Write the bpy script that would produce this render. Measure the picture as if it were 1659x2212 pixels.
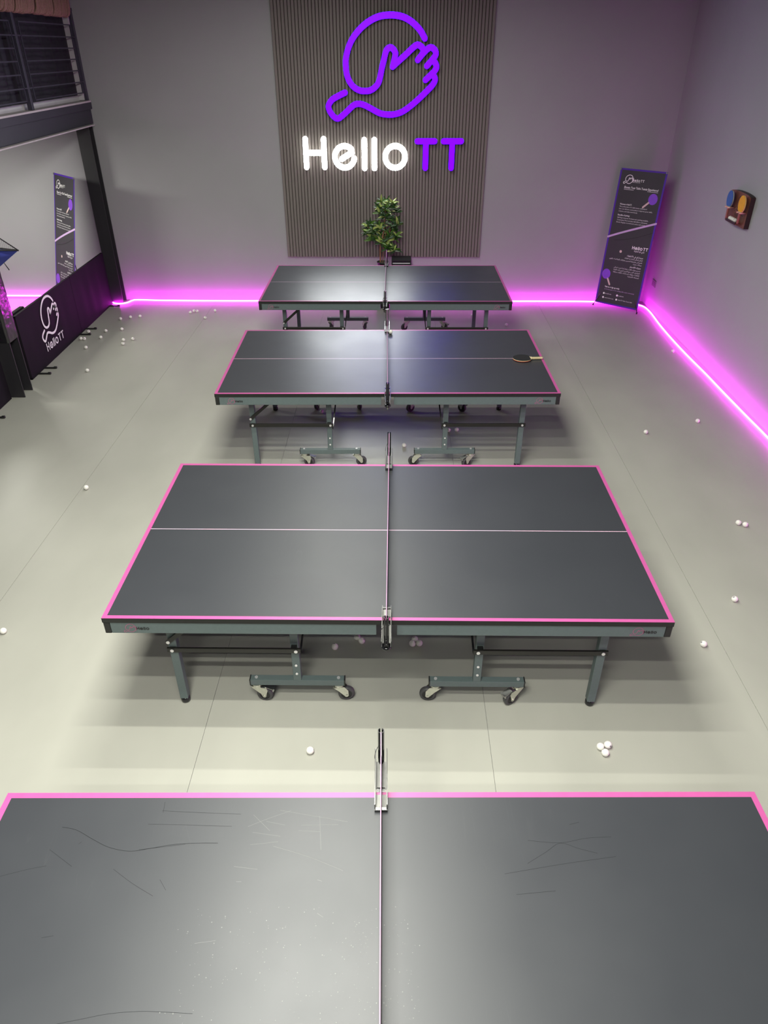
import bpy, bmesh, math, random
from mathutils import Vector, Matrix, Euler

for o in list(bpy.data.objects): bpy.data.objects.remove(o)
SC = bpy.context.scene
COL = SC.collection
PI = math.pi
rnd = random.Random(7)

def lin(r, g, b):
    f = lambda c: (c/255/12.92) if c/255 <= .04045 else ((c/255+.055)/1.055)**2.4
    return (f(r), f(g), f(b), 1)

# ------------------------------------------------------------------ camera
cam = bpy.data.cameras.new('camera')
cam.sensor_fit = 'VERTICAL'; cam.sensor_height = 36.0
cam.lens = 1549.85/2212*36.0
cam.clip_start = .05
camo = bpy.data.objects.new('camera', cam); COL.objects.link(camo)
camo.location = (0, 0, 3.0554)
_p, _r = .5747, -.0024
_f = Vector((0, math.cos(_p), -math.sin(_p))); _x = Vector((1, 0, 0)); _u = _x.cross(_f)
_rx = math.cos(_r)*_x+math.sin(_r)*_u; _uy = -math.sin(_r)*_x+math.cos(_r)*_u
camo.matrix_world = Matrix(((_rx.x, _uy.x, -_f.x, 0), (_rx.y, _uy.y, -_f.y, 0), (_rx.z, _uy.z, -_f.z, 3.0554), (0, 0, 0, 1)))
SC.camera = camo

# ------------------------------------------------------------------ world, exposure
w = bpy.data.worlds.new('world'); SC.world = w; w.use_nodes = True
w.node_tree.nodes['Background'].inputs[0].default_value = (.8, .85, 1, 1)
w.node_tree.nodes['Background'].inputs[1].default_value = .003
SC.view_settings.view_transform = 'Standard'; SC.view_settings.look = 'None'
SC.view_settings.gamma = 1; SC.view_settings.use_curve_mapping = False
SC.view_settings.exposure = 0.66
try:
    SC.cycles.use_denoising = True
    SC.cycles.max_bounces = 8; SC.cycles.diffuse_bounces = 5
    SC.cycles.sample_clamp_indirect = 6
    SC.cycles.caustics_reflective = False; SC.cycles.caustics_refractive = False
except Exception: pass

# light levels
BATTEN_Y = [(8.3, .22), (7.4, .34), (6.5, .34), (5.6, .25), (4.65, .28), (3.72, .75), (2.62, 1), (1.72, 1), (.86, 1), (.1, 1), (-.8, 1)]
BATTEN_X, BATTEN_Z, BATTEN_W = -.47, 3.9, 53
BATTEN_COL = (1, 1, .90)
MEZZ_W = 44
LED_STRENGTH = 36
LED_COL = (1.0, .022, .98)

# ------------------------------------------------------------------ materials
MATS = {}
def mat(name, col, rough=.5, metal=0, spec=.5, emit=None, estr=0, noise=None, bump=0, bscale=200, coat=0):
    m = bpy.data.materials.new(name); m.use_nodes = True; MATS[name] = m
    nt = m.node_tree; b = nt.nodes['Principled BSDF']
    b.inputs['Base Color'].default_value = col
    b.inputs['Roughness'].default_value = rough; b.inputs['Metallic'].default_value = metal
    b.inputs['Specular IOR Level'].default_value = spec
    if coat: b.inputs['Coat Weight'].default_value = coat
    if emit:
        b.inputs['Emission Color'].default_value = emit; b.inputs['Emission Strength'].default_value = estr
    tc = nt.nodes.new('ShaderNodeTexCoord')
    if noise:                      # (scale, amount, stretch)
        sc, am, st = noise
        mp = nt.nodes.new('ShaderNodeMapping'); mp.inputs['Scale'].default_value = st
        nz = nt.nodes.new('ShaderNodeTexNoise'); nz.inputs['Scale'].default_value = sc; nz.inputs['Detail'].default_value = 5
        nt.links.new(tc.outputs['Object'], mp.inputs[0]); nt.links.new(mp.outputs[0], nz.inputs[0])
        mr = nt.nodes.new('ShaderNodeMapRange'); mr.inputs[1].default_value = .3; mr.inputs[2].default_value = .7
        mr.inputs[3].default_value = 1-am; mr.inputs[4].default_value = 1+am
        nt.links.new(nz.outputs[0], mr.inputs[0])
        mx = nt.nodes.new('ShaderNodeVectorMath'); mx.operation = 'SCALE'; mx.inputs[0].default_value = col[:3]
        nt.links.new(mr.outputs[0], mx.inputs['Scale']); nt.links.new(mx.outputs[0], b.inputs['Base Color'])
    if bump:
        nb = nt.nodes.new('ShaderNodeTexNoise'); nb.inputs['Scale'].default_value = bscale; nb.inputs['Detail'].default_value = 3
        nt.links.new(tc.outputs['Object'], nb.inputs[0])
        bp = nt.nodes.new('ShaderNodeBump'); bp.inputs['Strength'].default_value = bump; bp.inputs['Distance'].default_value = .01
        nt.links.new(nb.outputs[0], bp.inputs['Height']); nt.links.new(bp.outputs[0], b.inputs['Normal'])
    return m

mat('wall_paint', (.34, .34, .355, 1), .75, noise=(1.3, .03, (1, 1, 1)), bump=.02, bscale=90)
mat('ceiling_paint', (.03, .03, .033, 1), .9, noise=(2, .05, (1, 1, 1)))
mat('vinyl', (.36, .357, .318, 1), .42, spec=.45, noise=(2.2, .055, (1, .5, 1)), bump=.015, bscale=60)
mat('joint', (.17, .17, .165, 1), .8, noise=(30, .1, (1, 1, 1)))
mat('pink_line', lin(170, 76, 134), .4, noise=(30, .03, (1, 1, 1)))
mat('fine_line', lin(240, 196, 220), .4, noise=(30, .03, (1, 1, 1)))
mat('edge_black', (.012, .013, .012, 1), .45, noise=(40, .1, (1, 1, 1)))
mat('slate_steel', lin(90, 103, 103), .42, spec=.45, noise=(60, .04, (1, 1, 1)), bump=.01, bscale=500)
mat('black_plastic', (.012, .012, .013, 1), .4, noise=(60, .1, (1, 1, 1)))
mat('black_steel', (.014, .014, .012, 1), .35, spec=.5, noise=(60, .1, (1, 1, 1)))
mat('gloss_black', (.01, .01, .012, 1), .16, spec=.6, noise=(60, .1, (1, 1, 1)))
mat('chrome', (.42, .42, .41, 1), .3, metal=1, noise=(30, .04, (1, 1, 1)))
mat('zinc', (.72, .72, .64, 1), .33, metal=1, noise=(50, .08, (1, 1, 1)))
mat('bolt_metal', (.85, .85, .85, 1), .3, metal=.6, noise=(50, .05, (1, 1, 1)))
mat('tyre', (.055, .055, .058, 1), .5, noise=(60, .1, (1, 1, 1)))
mat('hub_black', (.015, .015, .015, 1), .5, noise=(60, .1, (1, 1, 1)))
mat('net_black', (.012, .012, .014, 1), .8, noise=(60, .1, (1, 1, 1)))
mat('net_tape', lin(180, 132, 168), .7, noise=(60, .06, (1, 1, 1)))
mat('print_pink', lin(176, 92, 130), .5, noise=(60, .05, (1, 1, 1)))
mat('print_black', (.01, .01, .012, 1), .5, noise=(60, .05, (1, 1, 1)))
mat('print_white', (.88, .87, .88, 1), .6, noise=(60, .04, (1, 1, 1)))
mat('print_purple', lin(128, 70, 205), .6, noise=(20, .06, (1, 1, 1)))
mat('print_cream', lin(214, 190, 184), .6, noise=(20, .06, (1, 1, 1)))
mat('print_dim', lin(20, 20, 22), .6, noise=(20, .06, (1, 1, 1)))
mat('print_band', lin(200, 170, 215), .6, noise=(20, .05, (1, 1, 1)))
mat('banner_cloth', lin(54, 53, 58), .6, noise=(3, .08, (1, 1, 1)), bump=.02, bscale=30)
mat('banner_edge', lin(74, 30, 160), .6, noise=(10, .06, (1, 1, 1)))
mat('slat_wood', lin(120, 113, 109), .6, noise=(6, .07, (4, 4, .4)))
mat('slat_back', lin(52, 48, 47), .8, noise=(6, .05, (1, 1, 1)))
mat('acrylic_side', lin(40, 14, 120), .15, spec=.6, noise=(10, .05, (1, 1, 1)))
mat('purple_glow', (.01, .001, .03, 1), .4, spec=.1, emit=(.030, 0.0, 1.0, 1), estr=6.2, noise=(4, .03, (1, 1, 1)))
mat('white_glow', (.8, .8, .8, 1), .4, emit=(.96, 1, 1, 1), estr=38, noise=(4, .03, (1, 1, 1)))
mat('white_side', (.8, .8, .8, 1), .4, emit=(1, 1, .93, 1), estr=1.6, noise=(4, .03, (1, 1, 1)))
mat('led_tube', (.8, .7, .8, 1), .5, emit=LED_COL+(1,), estr=LED_STRENGTH, noise=(4, .03, (1, 1, 1)))
mat('barrier_cloth', lin(26, 21, 29), .75, spec=.15, noise=(3, .1, (1, 1, 1)), bump=.05, bscale=9)
mat('column_paint', lin(38, 37, 41), .45, noise=(5, .06, (1, 1, 1)))
mat('beam_paint', lin(48, 46, 58), .5, noise=(5, .06, (1, 1, 1)))
mat('plastic_wrap', (.012, .012, .014, 1), .2, spec=.7, bump=.5, bscale=16, noise=(20, .1, (1, 1, 1)))
mat('concrete', lin(190, 184, 184), .7, noise=(8, .08, (1, 1, 1)), bump=.03, bscale=50)
mat('rail_paint', lin(58, 56, 70), .4, noise=(10, .05, (1, 1, 1)))
mat('curtain', lin(30, 28, 38), .7, noise=(6, .08, (1, 1, 1)))
mat('rope', lin(140, 110, 94), .8, noise=(60, .16, (1, 1, 1)), bump=.15, bscale=200)
mat('white_trim', lin(205, 200, 205), .6, noise=(8, .04, (1, 1, 1)))
mat('leaf_dark', lin(40, 70, 32), .35, spec=.5, noise=(9, .35, (1, 1, 1)))
mat('leaf_mid', lin(70, 104, 34), .35, spec=.5, noise=(9, .3, (1, 1, 1)))
mat('leaf_light', lin(160, 178, 96), .35, spec=.5, noise=(9, .25, (1, 1, 1)))
mat('trunk', lin(128, 90, 66), .8, noise=(40, .25, (1, 1, .3)), bump=.2, bscale=60)
mat('soil', lin(54, 52, 36), .9, noise=(60, .3, (1, 1, 1)), bump=.3, bscale=80)
mat('walnut', lin(112, 68, 54), .4, noise=(8, .18, (6, .6, 1)))
mat('walnut_dark', lin(40, 18, 16), .5, noise=(8, .15, (6, .6, 1)))
mat('rosewood', lin(150, 82, 80), .4, noise=(8, .15, (1, 1, 4)))
mat('blue_rubber', lin(44, 92, 160), .6, noise=(60, .06, (1, 1, 1)))
mat('yellow_rubber', lin(226, 160, 4), .6, noise=(60, .06, (1, 1, 1)))
mat('peg_metal', lin(226, 170, 160), .3, metal=.5, noise=(60, .06, (1, 1, 1)))
mat('rubber_black', (.010, .010, .010, 1), .8, spec=.25, noise=(30, .1, (1, 1, 1)))
mat('rubber_red', lin(190, 50, 44), .5, noise=(30, .1, (1, 1, 1)))
mat('pale_wood', lin(206, 190, 150), .5, noise=(10, .12, (8, 1, 1)))
mat('handle_dark', lin(70, 74, 62), .5, noise=(10, .15, (8, 1, 1)))
mat('blue_nylon', lin(52, 62, 150), .55, noise=(8, .15, (1, 1, 1)), bump=.2, bscale=14)
mat('socket_plate', lin(120, 112, 122), .5, noise=(10, .05, (1, 1, 1)))
mat('socket_hole', lin(30, 28, 32), .5, noise=(10, .05, (1, 1, 1)))
mat('lamp_white', (.8, .8, .8, 1), .4, noise=(10, .03, (1, 1, 1)))
mat('grey_edge', lin(225, 225, 230), .4, noise=(10, .05, (1, 1, 1)))

def tabletop_mat(name, scuff, spec=.8, ro=.445, base=(57, 60, 69)):
    m = mat(name, lin(62, 65, 71), .36, spec=spec)
    nt = m.node_tree; b = nt.nodes['Principled BSDF']; L = nt.links.new
    N = nt.nodes.new; tc = N('ShaderNodeTexCoord')
    n1 = N('ShaderNodeTexNoise'); n1.inputs['Scale'].default_value = 3; n1.inputs['Detail'].default_value = 6
    L(tc.outputs['Object'], n1.inputs[0])
    r1 = N('ShaderNodeMapRange'); r1.inputs[1].default_value = .3; r1.inputs[2].default_value = .7; r1.inputs[3].default_value = ro-.02; r1.inputs[4].default_value = ro+.035
    L(n1.outputs[0], r1.inputs[0]); L(r1.outputs[0], b.inputs['Roughness'])
    # fine pale scratches: thin crests of two stretched, warped noises
    acc = None
    for ang, scl, th in ((.25, (9, .5, 1), .0035), (1.1, (6, .4, 1), .003), (-.5, (7, .35, 1), .003)):
        mp = N('ShaderNodeMapping'); mp.inputs['Rotation'].default_value = (0, 0, ang+1.2); mp.inputs['Scale'].default_value = scl
        L(tc.outputs['Object'], mp.inputs[0])
        nz = N('ShaderNodeTexNoise'); nz.inputs['Scale'].default_value = 1.6; nz.inputs['Detail'].default_value = 1
        L(mp.outputs[0], nz.inputs[0])
        s = N('ShaderNodeMath'); s.operation = 'SUBTRACT'; s.inputs[1].default_value = .5; L(nz.outputs[0], s.inputs[0])
        a = N('ShaderNodeMath'); a.operation = 'ABSOLUTE'; L(s.outputs[0], a.inputs[0])
        c = N('ShaderNodeMapRange'); c.inputs[1].default_value = 0; c.inputs[2].default_value = th; c.inputs[3].default_value = 1; c.inputs[4].default_value = 0
        L(a.outputs[0], c.inputs[0])
        if acc is None: acc = c.outputs[0]
        else:
            mxx = N('ShaderNodeMath'); mxx.operation = 'MAXIMUM'; L(acc, mxx.inputs[0]); L(c.outputs[0], mxx.inputs[1]); acc = mxx.outputs[0]
    patch = N('ShaderNodeTexNoise'); patch.inputs['Scale'].default_value = 1.7; patch.inputs['Detail'].default_value = 3
    L(tc.outputs['Object'], patch.inputs[0])
    pr = N('ShaderNodeMapRange'); pr.inputs[1].default_value = .50; pr.inputs[2].default_value = .68; pr.inputs[3].default_value = 0; pr.inputs[4].default_value = .22*scuff
    L(patch.outputs[0], pr.inputs[0])
    mm = N('ShaderNodeMath'); mm.operation = 'MULTIPLY'; L(acc, mm.inputs[0]); L(pr.outputs[0], mm.inputs[1])
    # ball specks
    vo = N('ShaderNodeTexVoronoi'); vo.inputs['Scale'].default_value = 46; L(tc.outputs['Object'], vo.inputs[0])
    vr = N('ShaderNodeMapRange'); vr.inputs[1].default_value = .10; vr.inputs[2].default_value = .16; vr.inputs[3].default_value = .8*scuff; vr.inputs[4].default_value = 0
    L(vo.outputs['Distance'], vr.inputs[0])
    vm = N('ShaderNodeMath'); vm.operation = 'MULTIPLY'; L(vr.outputs[0], vm.inputs[0]); L(pr.outputs[0], vm.inputs[1])
    ad = N('ShaderNodeMath'); ad.operation = 'ADD'; ad.use_clamp = True; L(mm.outputs[0], ad.inputs[0]); L(vm.outputs[0], ad.inputs[1])
    mix = N('ShaderNodeMix'); mix.data_type = 'RGBA'
    mix.inputs['A'].default_value = lin(*base); mix.inputs['B'].default_value = lin(150, 152, 150)
    L(ad.outputs[0], mix.inputs['Factor']); L(mix.outputs['Result'], b.inputs['Base Color'])
    return m
tabletop_mat('table_blue_grey', .10); tabletop_mat('table_scuffed', .10, .55, .39, (47, 49, 54))
mat('scuff_dark', lin(32, 34, 36), .7, spec=.1, noise=(30, .1, (1, 1, 1))); mat('scuff_pale', lin(98, 101, 98), .5, noise=(30, .1, (1, 1, 1)))
mat('plated_steel', (.20, .20, .19, 1), .4, noise=(30, .1, (1, 1, 1)))

def ball_mat():
    m = mat('ball_celluloid', (.80, .79, .74, 1), .35, spec=.5)
    nt = m.node_tree; b = nt.nodes['Principled BSDF']; N = nt.nodes.new; L = nt.links.new
    tc = N('ShaderNodeTexCoord'); nm = N('ShaderNodeVectorMath'); nm.operation = 'NORMALIZE'; L(tc.outputs['Object'], nm.inputs[0])
    dt = N('ShaderNodeVectorMath'); dt.operation = 'DOT_PRODUCT'; dt.inputs[1].default_value = (0, 0, 1); L(nm.outputs[0], dt.inputs[0])
    ms = N('ShaderNodeMapRange'); ms.inputs[1].default_value = .93; ms.inputs[2].default_value = .96; L(dt.outputs['Value'], ms.inputs[0])
    wv = N('ShaderNodeTexNoise'); wv.inputs['Scale'].default_value = 180; L(tc.outputs['Object'], wv.inputs[0])
    wr = N('ShaderNodeMapRange'); wr.inputs[1].default_value = .48; wr.inputs[2].default_value = .54; L(wv.outputs[0], wr.inputs[0])
    mu = N('ShaderNodeMath'); mu.operation = 'MULTIPLY'; L(ms.outputs[0], mu.inputs[0]); L(wr.outputs[0], mu.inputs[1])
    mix = N('ShaderNodeMix'); mix.data_type = 'RGBA'; mix.inputs['A'].default_value = (.80, .79, .74, 1); mix.inputs['B'].default_value = (.12, .11, .13, 1)
    L(mu.outputs[0], mix.inputs['Factor']); L(mix.outputs['Result'], b.inputs['Base Color'])
ball_mat()

# ------------------------------------------------------------------ mesh builder
class MB:
    def __init__(s): s.v = []; s.f = []; s.m = []; s.mats = []; s.sm = []; s.cur = 0; s.smooth = False
    def use(s, name, smooth=False):
        if name not in s.mats: s.mats.append(name)
        s.cur = s.mats.index(name); s.smooth = smooth; return s
    def add(s, vs, fs):
        b = len(s.v); s.v += [tuple(v) for v in vs]
        for f in fs: s.f.append([i+b for i in f]); s.m.append(s.cur); s.sm.append(s.smooth)
    def box(s, c, d, R=None, bev=0):
        x, y, z = d[0]/2, d[1]/2, d[2]/2
        if bev:
            b = min(bev, x*.9, y*.9, z*.9); bm = bmesh.new(); bmesh.ops.create_cube(bm, size=1)
            for v in bm.verts: v.co = Vector((v.co.x*d[0], v.co.y*d[1], v.co.z*d[2]))
            bmesh.ops.bevel(bm, geom=bm.edges[:], offset=b, segments=2, affect='EDGES', profile=.5)
            bm.verts.index_update(); vs = [v.co.copy() for v in bm.verts]; fs = [[v.index for v in f.verts] for f in bm.faces]; bm.free()
        else:
            vs = [Vector(q) for q in ((-x,-y,-z),(x,-y,-z),(x,y,-z),(-x,y,-z),(-x,-y,z),(x,-y,z),(x,y,z),(-x,y,z))]
            fs = [(0,3,2,1),(4,5,6,7),(0,1,5,4),(1,2,6,5),(2,3,7,6),(3,0,4,7)]
        if R is not None: vs = [R @ v for v in vs]
        s.add([v+Vector(c) for v in vs], fs); return s
    def bar(s, p, q, wd, ht, up=(0, 0, 1), bev=0):
        p, q = Vector(p), Vector(q); d = q-p; L = d.length; x = d.normalized(); u = Vector(up)
        if abs(x.dot(u)) > .98: u = Vector((0, 1, 0))
        y = u.cross(x).normalized(); z = x.cross(y)
        s.box((p+q)/2, (L, wd, ht), Matrix((x, y, z)).transposed(), bev); return s
    def cyl(s, p, q, r, n=12, r2=None, cap=True):
        p, q = Vector(p), Vector(q); r2 = r if r2 is None else r2
        x = (q-p).normalized(); u = Vector((0, 0, 1)) if abs(x.z) < .95 else Vector((1, 0, 0)); y = u.cross(x).normalized(); z = x.cross(y)
        vs = []
        for P, R in ((p, r), (q, r2)):
            for i in range(n):
                a = 2*PI*i/n; vs.append(P+R*(math.cos(a)*y+math.sin(a)*z))
        fs = [(i, (i+1) % n, n+(i+1) % n, n+i) for i in range(n)]
        s.add(vs, fs)
        if cap: s.smooth, k = False, s.smooth; s.add(vs, [list(range(n))[::-1], list(range(n, 2*n))]); s.smooth = k
        return s
    def lathe(s, prof, c=(0, 0, 0), n=16, R=None):
        vs = []; k = len(prof)
        for i in range(n):
            a = 2*PI*i/n
            for r, z in prof:
                v = Vector((r*math.cos(a), r*math.sin(a), z)); v = R @ v if R is not None else v
                vs.append(v+Vector(c))
        fs = []
        for i in range(n):
            j = (i+1) % n
            for t in range(k-1): fs.append((i*k+t, j*k+t, j*k+t+1, i*k+t+1))
        s.add(vs, fs); return s
    def tube(s, pts, r, n=8, closed=False):
        pts = [Vector(p) for p in pts]; m = len(pts); vs = []; pu = Vector((0, 0, 1))
        for i, P in enumerate(pts):
            if closed: d = pts[(i+1) % m]-pts[i-1]
            else: d = pts[min(i+1, m-1)]-pts[max(i-1, 0)]
            d.normalize(); u = pu-d*pu.dot(d)
            if u.length < 1e-3: u = Vector((1, 0, 0))-d*d.x
            u.normalize(); pu = u; y = d.cross(u)
            for k in range(n):
                a = 2*PI*k/n; vs.append(P+r*(math.cos(a)*u+math.sin(a)*y))
        fs = []
        for i in range(m if closed else m-1):
            for k in range(n):
                j = (i+1) % m; fs.append((i*n+k, i*n+(k+1) % n, j*n+(k+1) % n, j*n+k))
        s.add(vs, fs)
        if not closed: s.add(vs, [list(range(n))[::-1], [(m-1)*n+k for k in range(n)]])
        return s
    def prism(s, poly, z0, z1, T=lambda x, y, z: (x, y, z), side=None):
        n = len(poly); vs = [T(x, y, z0) for x, y in poly]+[T(x, y, z1) for x, y in poly]
        s.add(vs, [list(range(n))[::-1], list(range(n, 2*n))])
        if side: c = s.cur; s.use(side)
        s.add(vs, [(i, (i+1) % n, n+(i+1) % n, n+i) for i in range(n)])
        if side: s.cur = c
        return s
    def build(s, name, parent=None, loc=None, rot=None, recalc=True):
        me = bpy.data.meshes.new(name); me.from_pydata(s.v, [], s.f)
        for m in s.mats: me.materials.append(MATS[m])
        me.polygons.foreach_set('material_index', s.m); me.polygons.foreach_set('use_smooth', s.sm)
        if recalc:
            bm = bmesh.new(); bm.from_mesh(me); bmesh.ops.remove_doubles(bm, verts=bm.verts, dist=1e-6)
            bmesh.ops.recalc_face_normals(bm, faces=bm.faces); bm.to_mesh(me); bm.free()
        me.update()
        o = bpy.data.objects.new(name, me); COL.objects.link(o)
        if parent: o.parent = parent
        if loc is not None: o.location = loc
        if rot is not None: o.rotation_euler = rot
        return o

def mb(name=None, smooth=False):
    b = MB()
    if name: b.use(name, smooth)
    return b
def empty(name, loc=(0, 0, 0), rz=0, parent=None):
    o = bpy.data.objects.new(name, None); COL.objects.link(o); o.location = loc; o.rotation_euler = (0, 0, rz); o.empty_display_size = .05
    if parent: o.parent = parent
    return o
def tag(o, label, cat, group=None, kind=None):
    o['label'] = label; o['category'] = cat
    if group: o['group'] = group
    if kind: o['kind'] = kind
    return o
def struct(o, label=None):
    o['kind'] = 'structure'
    if label: o['label'] = label
    return o
def copy_tree(o, parent=None):
    c = o.copy(); COL.objects.link(c); c.parent = parent
    for ch in list(o.children): copy_tree(ch, c)
    return c

def smooth_path(pts, step=4):
    out = []; n = len(pts)
    for i in range(n-1):
        p0 = Vector(pts[max(i-1, 0)]); p1 = Vector(pts[i]); p2 = Vector(pts[i+1]); p3 = Vector(pts[min(i+2, n-1)])
        for k in range(step):
            t = k/step
            out.append(.5*((2*p1)+(p2-p0)*t+(2*p0-5*p1+4*p2-p3)*t*t+(3*p1-p0-3*p2+p3)*t**3))
    out.append(Vector(pts[-1])); return out
def outline(pts, wd, caps=6):
    """closed 2-D outline of a round-capped stroke, as left side and right side lists"""
    P = [Vector(p) for p in pts]; n = len(P); Ls, Rs = [], []
    for i in range(n):
        d = (P[min(i+1, n-1)]-P[max(i-1, 0)]).normalized(); nn = Vector((-d.y, d.x))
        Ls.append(P[i]+nn*wd/2); Rs.append(P[i]-nn*wd/2)
    def cap(c, d):
        a0 = math.atan2(d.y, d.x); return [c+Vector((math.cos(a0+PI/2-PI*k/caps), math.sin(a0+PI/2-PI*k/caps)))*wd/2 for k in range(1, caps)]
    e = cap(P[-1], (P[-1]-P[-2]).normalized()); b = cap(P[0], (P[0]-P[1]).normalized())
    return Ls, Rs, e, b
def stroke(m, pts, wd, T, w0, w1=None, front=None, side=None, closed=False):
    """ribbon stroke in (u,v); T(u,v,w) -> 3-D; w0 front depth, w1 back depth (None: flat print)"""
    if closed:
        P = [Vector(p) for p in pts]; n = len(P); Ls, Rs = [], []
        for i in range(n):
            d = (P[(i+1) % n]-P[i-1]).normalized(); nn = Vector((-d.y, d.x)); Ls.append(P[i]+nn*wd/2); Rs.append(P[i]-nn*wd/2)
        e = b = []; rng = range(n)
    else:
        Ls, Rs, e, b = outline(pts, wd); n = len(Ls); rng = range(n-1)
    m.use(front)
    vs = [T(q.x, q.y, w0) for q in Ls]+[T(q.x, q.y, w0) for q in Rs]
    m.add(vs, [(i, n+i, n+(i+1) % n, (i+1) % n) for i in rng])
    if not closed:
        for c, A, B in ((e, Ls[-1], Rs[-1]), (b, Rs[0], Ls[0])):
            pl = [A]+c+[B]; m.add([T(q.x, q.y, w0) for q in pl], [list(range(len(pl)))[::-1]])
    if w1 is not None:
        m.use(side)
        loops = [Ls, Rs] if closed else [Ls+e+Rs[::-1]+b]
        for lp in loops:
            k = len(lp); vs = [T(q.x, q.y, w0) for q in lp]+[T(q.x, q.y, w1) for q in lp]
            m.add(vs, [(i, (i+1) % k, k+(i+1) % k, k+i) for i in range(k)])
        vs = [T(q.x, q.y, w1) for q in Ls]+[T(q.x, q.y, w1) for q in Rs]
        m.add(vs, [((i+1) % n, n+(i+1) % n, n+i, i) for i in rng])
        if not closed:
            for c, A, B in ((e, Ls[-1], Rs[-1]), (b, Rs[0], Ls[0])):
                pl = [A]+c+[B]; m.add([T(q.x, q.y, w1) for q in pl], [list(range(len(pl)))])

def arc(cx, cy, r, a0, a1, n=20): return [(cx+r*math.cos(math.radians(a0+(a1-a0)*i/n)), cy+r*math.sin(math.radians(a0+(a1-a0)*i/n))) for i in range(n+1)]

# ------------------------------------------------------------------ lettering and emblem as stroke data (metres, in the plane of the sign)
LOGO = [
 [(0.499, 3.144), (0.444, 3.223), (0.359, 3.296), (0.267, 3.345), (0.175, 3.368), (0.074, 3.373), (-0.036, 3.361), (-0.146, 3.32), (-0.248, 3.255), (-0.343, 3.163), (-0.406, 3.062), (-0.442, 2.952), (-0.447, 2.872), (-0.438, 2.783), (-0.407, 2.706), (-0.356, 2.648), (-0.289, 2.613), (-0.222, 2.605), (-0.155, 2.612), (-0.097, 2.644), (-0.053, 2.693), (-0.029, 2.766), (-0.01, 2.847), (0.011, 2.919), (0.033, 2.998), (0.051, 3.034), (0.089, 3.055), (0.126, 3.037), (0.152, 2.998), (0.145, 2.951), (0.132, 2.903), (0.119, 2.859)],
 [(0.119, 2.859), (0.179, 2.907), (0.272, 2.978), (0.364, 3.053), (0.415, 3.08), (0.466, 3.056), (0.489, 3.017), (0.464, 2.974), (0.421, 2.928)],
 [(0.464, 2.974), (0.523, 3.029), (0.574, 3.054), (0.621, 3.029), (0.637, 2.985), (0.601, 2.934), (0.533, 2.866)],
 [(0.602, 2.922), (0.635, 2.894), (0.649, 2.85), (0.624, 2.81), (0.569, 2.761), (0.521, 2.721)],
 [(0.597, 2.786), (0.626, 2.753), (0.637, 2.72), (0.61, 2.671), (0.564, 2.626), (0.47, 2.543), (0.376, 2.468), (0.261, 2.392), (0.164, 2.358), (0.066, 2.351), (-0.041, 2.367), (-0.148, 2.418), (-0.234, 2.456), (-0.302, 2.469), (-0.365, 2.452), (-0.45, 2.384), (-0.51, 2.337), (-0.565, 2.307), (-0.618, 2.333), (-0.664, 2.393), (-0.674, 2.452), (-0.625, 2.515), (-0.531, 2.561), (-0.465, 2.588)]]
LET = [('H', [([(-.989, 2.079), (-.989, 1.754)], 0), ([(-.755, 2.079), (-.755, 1.754)], 0), ([(-.985, 1.921), (-.757, 1.921)], 0)]),
       ('e', [([(-.530, 1.850), (-.383, 1.936)]+arc(-.493, 1.874, .125, 30, 352, 30)[1:], 0)]),
       ('l', [([(-.238, 2.069), (-.238, 1.742)], 0)]), ('l', [([(-.110, 2.069), (-.110, 1.742)], 0)]),
       ('o', [(arc(.156, 1.874, .127, 0, 360, 32)[:-1], 1)]),
       ('T', [([(.437, 2.054), (.656, 2.054)], 0), ([(.546, 2.054), (.546, 1.746)], 0)]),
       ('T', [([(.770, 2.054), (.992, 2.054)], 0), ([(.880, 2.054), (.880, 1.746)], 0)])]
def flat_logo(m, T, cx, cy, size, wd, mt, step=2):
    k = size/1.07
    for l in LOGO:
        pts = smooth_path([((x-.0)*k+cx, (y-2.84)*k+cy) for x, y in l], step)
        stroke(m, pts, wd, T, 0, None, mt)
def flat_word(m, T, x0, cy, h, wd, mt, letters=range(7), mt2=None):
    k = h/.325; ox = LET[letters[0]][1][0][0][0][0]
    for i in letters:
        for pts, cl in LET[i][1]:
            P = [((x-ox)*k+x0, (y-1.915)*k+cy) for x, y in pts]
            if len(P) == 2: P = [P[0], ((P[0][0]+P[1][0])/2, (P[0][1]+P[1][1])/2), P[1]]
            stroke(m, P, wd, T, 0, None, (mt2 or mt) if i > 4 else mt, closed=bool(cl))

FORMS = {'ا': ('\uFE8D', '\uFE8E', None, None), 'أ': ('\uFE83', '\uFE84', None, None), 'إ': ('\uFE87', '\uFE88', None, None), 'د': ('\uFEA9', '\uFEAA', None, None), 'ر': ('\uFEAD', '\uFEAE', None, None), 'ز': ('\uFEAF', '\uFEB0', None, None), 'و': ('\uFEED', '\uFEEE', None, None), 'ة': ('\uFE93', '\uFE94', None, None), 'ى': ('\uFEEF', '\uFEF0', None, None)}
for ch, b in (('ب', 0xFE8F), ('ت', 0xFE95), ('ث', 0xFE99), ('ج', 0xFE9D), ('ح', 0xFEA1), ('خ', 0xFEA5), ('س', 0xFEB1), ('ش', 0xFEB5), ('ص', 0xFEB9), ('ض', 0xFEBD), ('ط', 0xFEC1), ('ع', 0xFEC9), ('غ', 0xFECD), ('ف', 0xFED1), ('ق', 0xFED5), ('ك', 0xFED9), ('ل', 0xFEDD), ('م', 0xFEE1), ('ن', 0xFEE5), ('ه', 0xFEE9), ('ي', 0xFEF1)):
    FORMS[ch] = (chr(b), chr(b+1), chr(b+2), chr(b+3))
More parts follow.
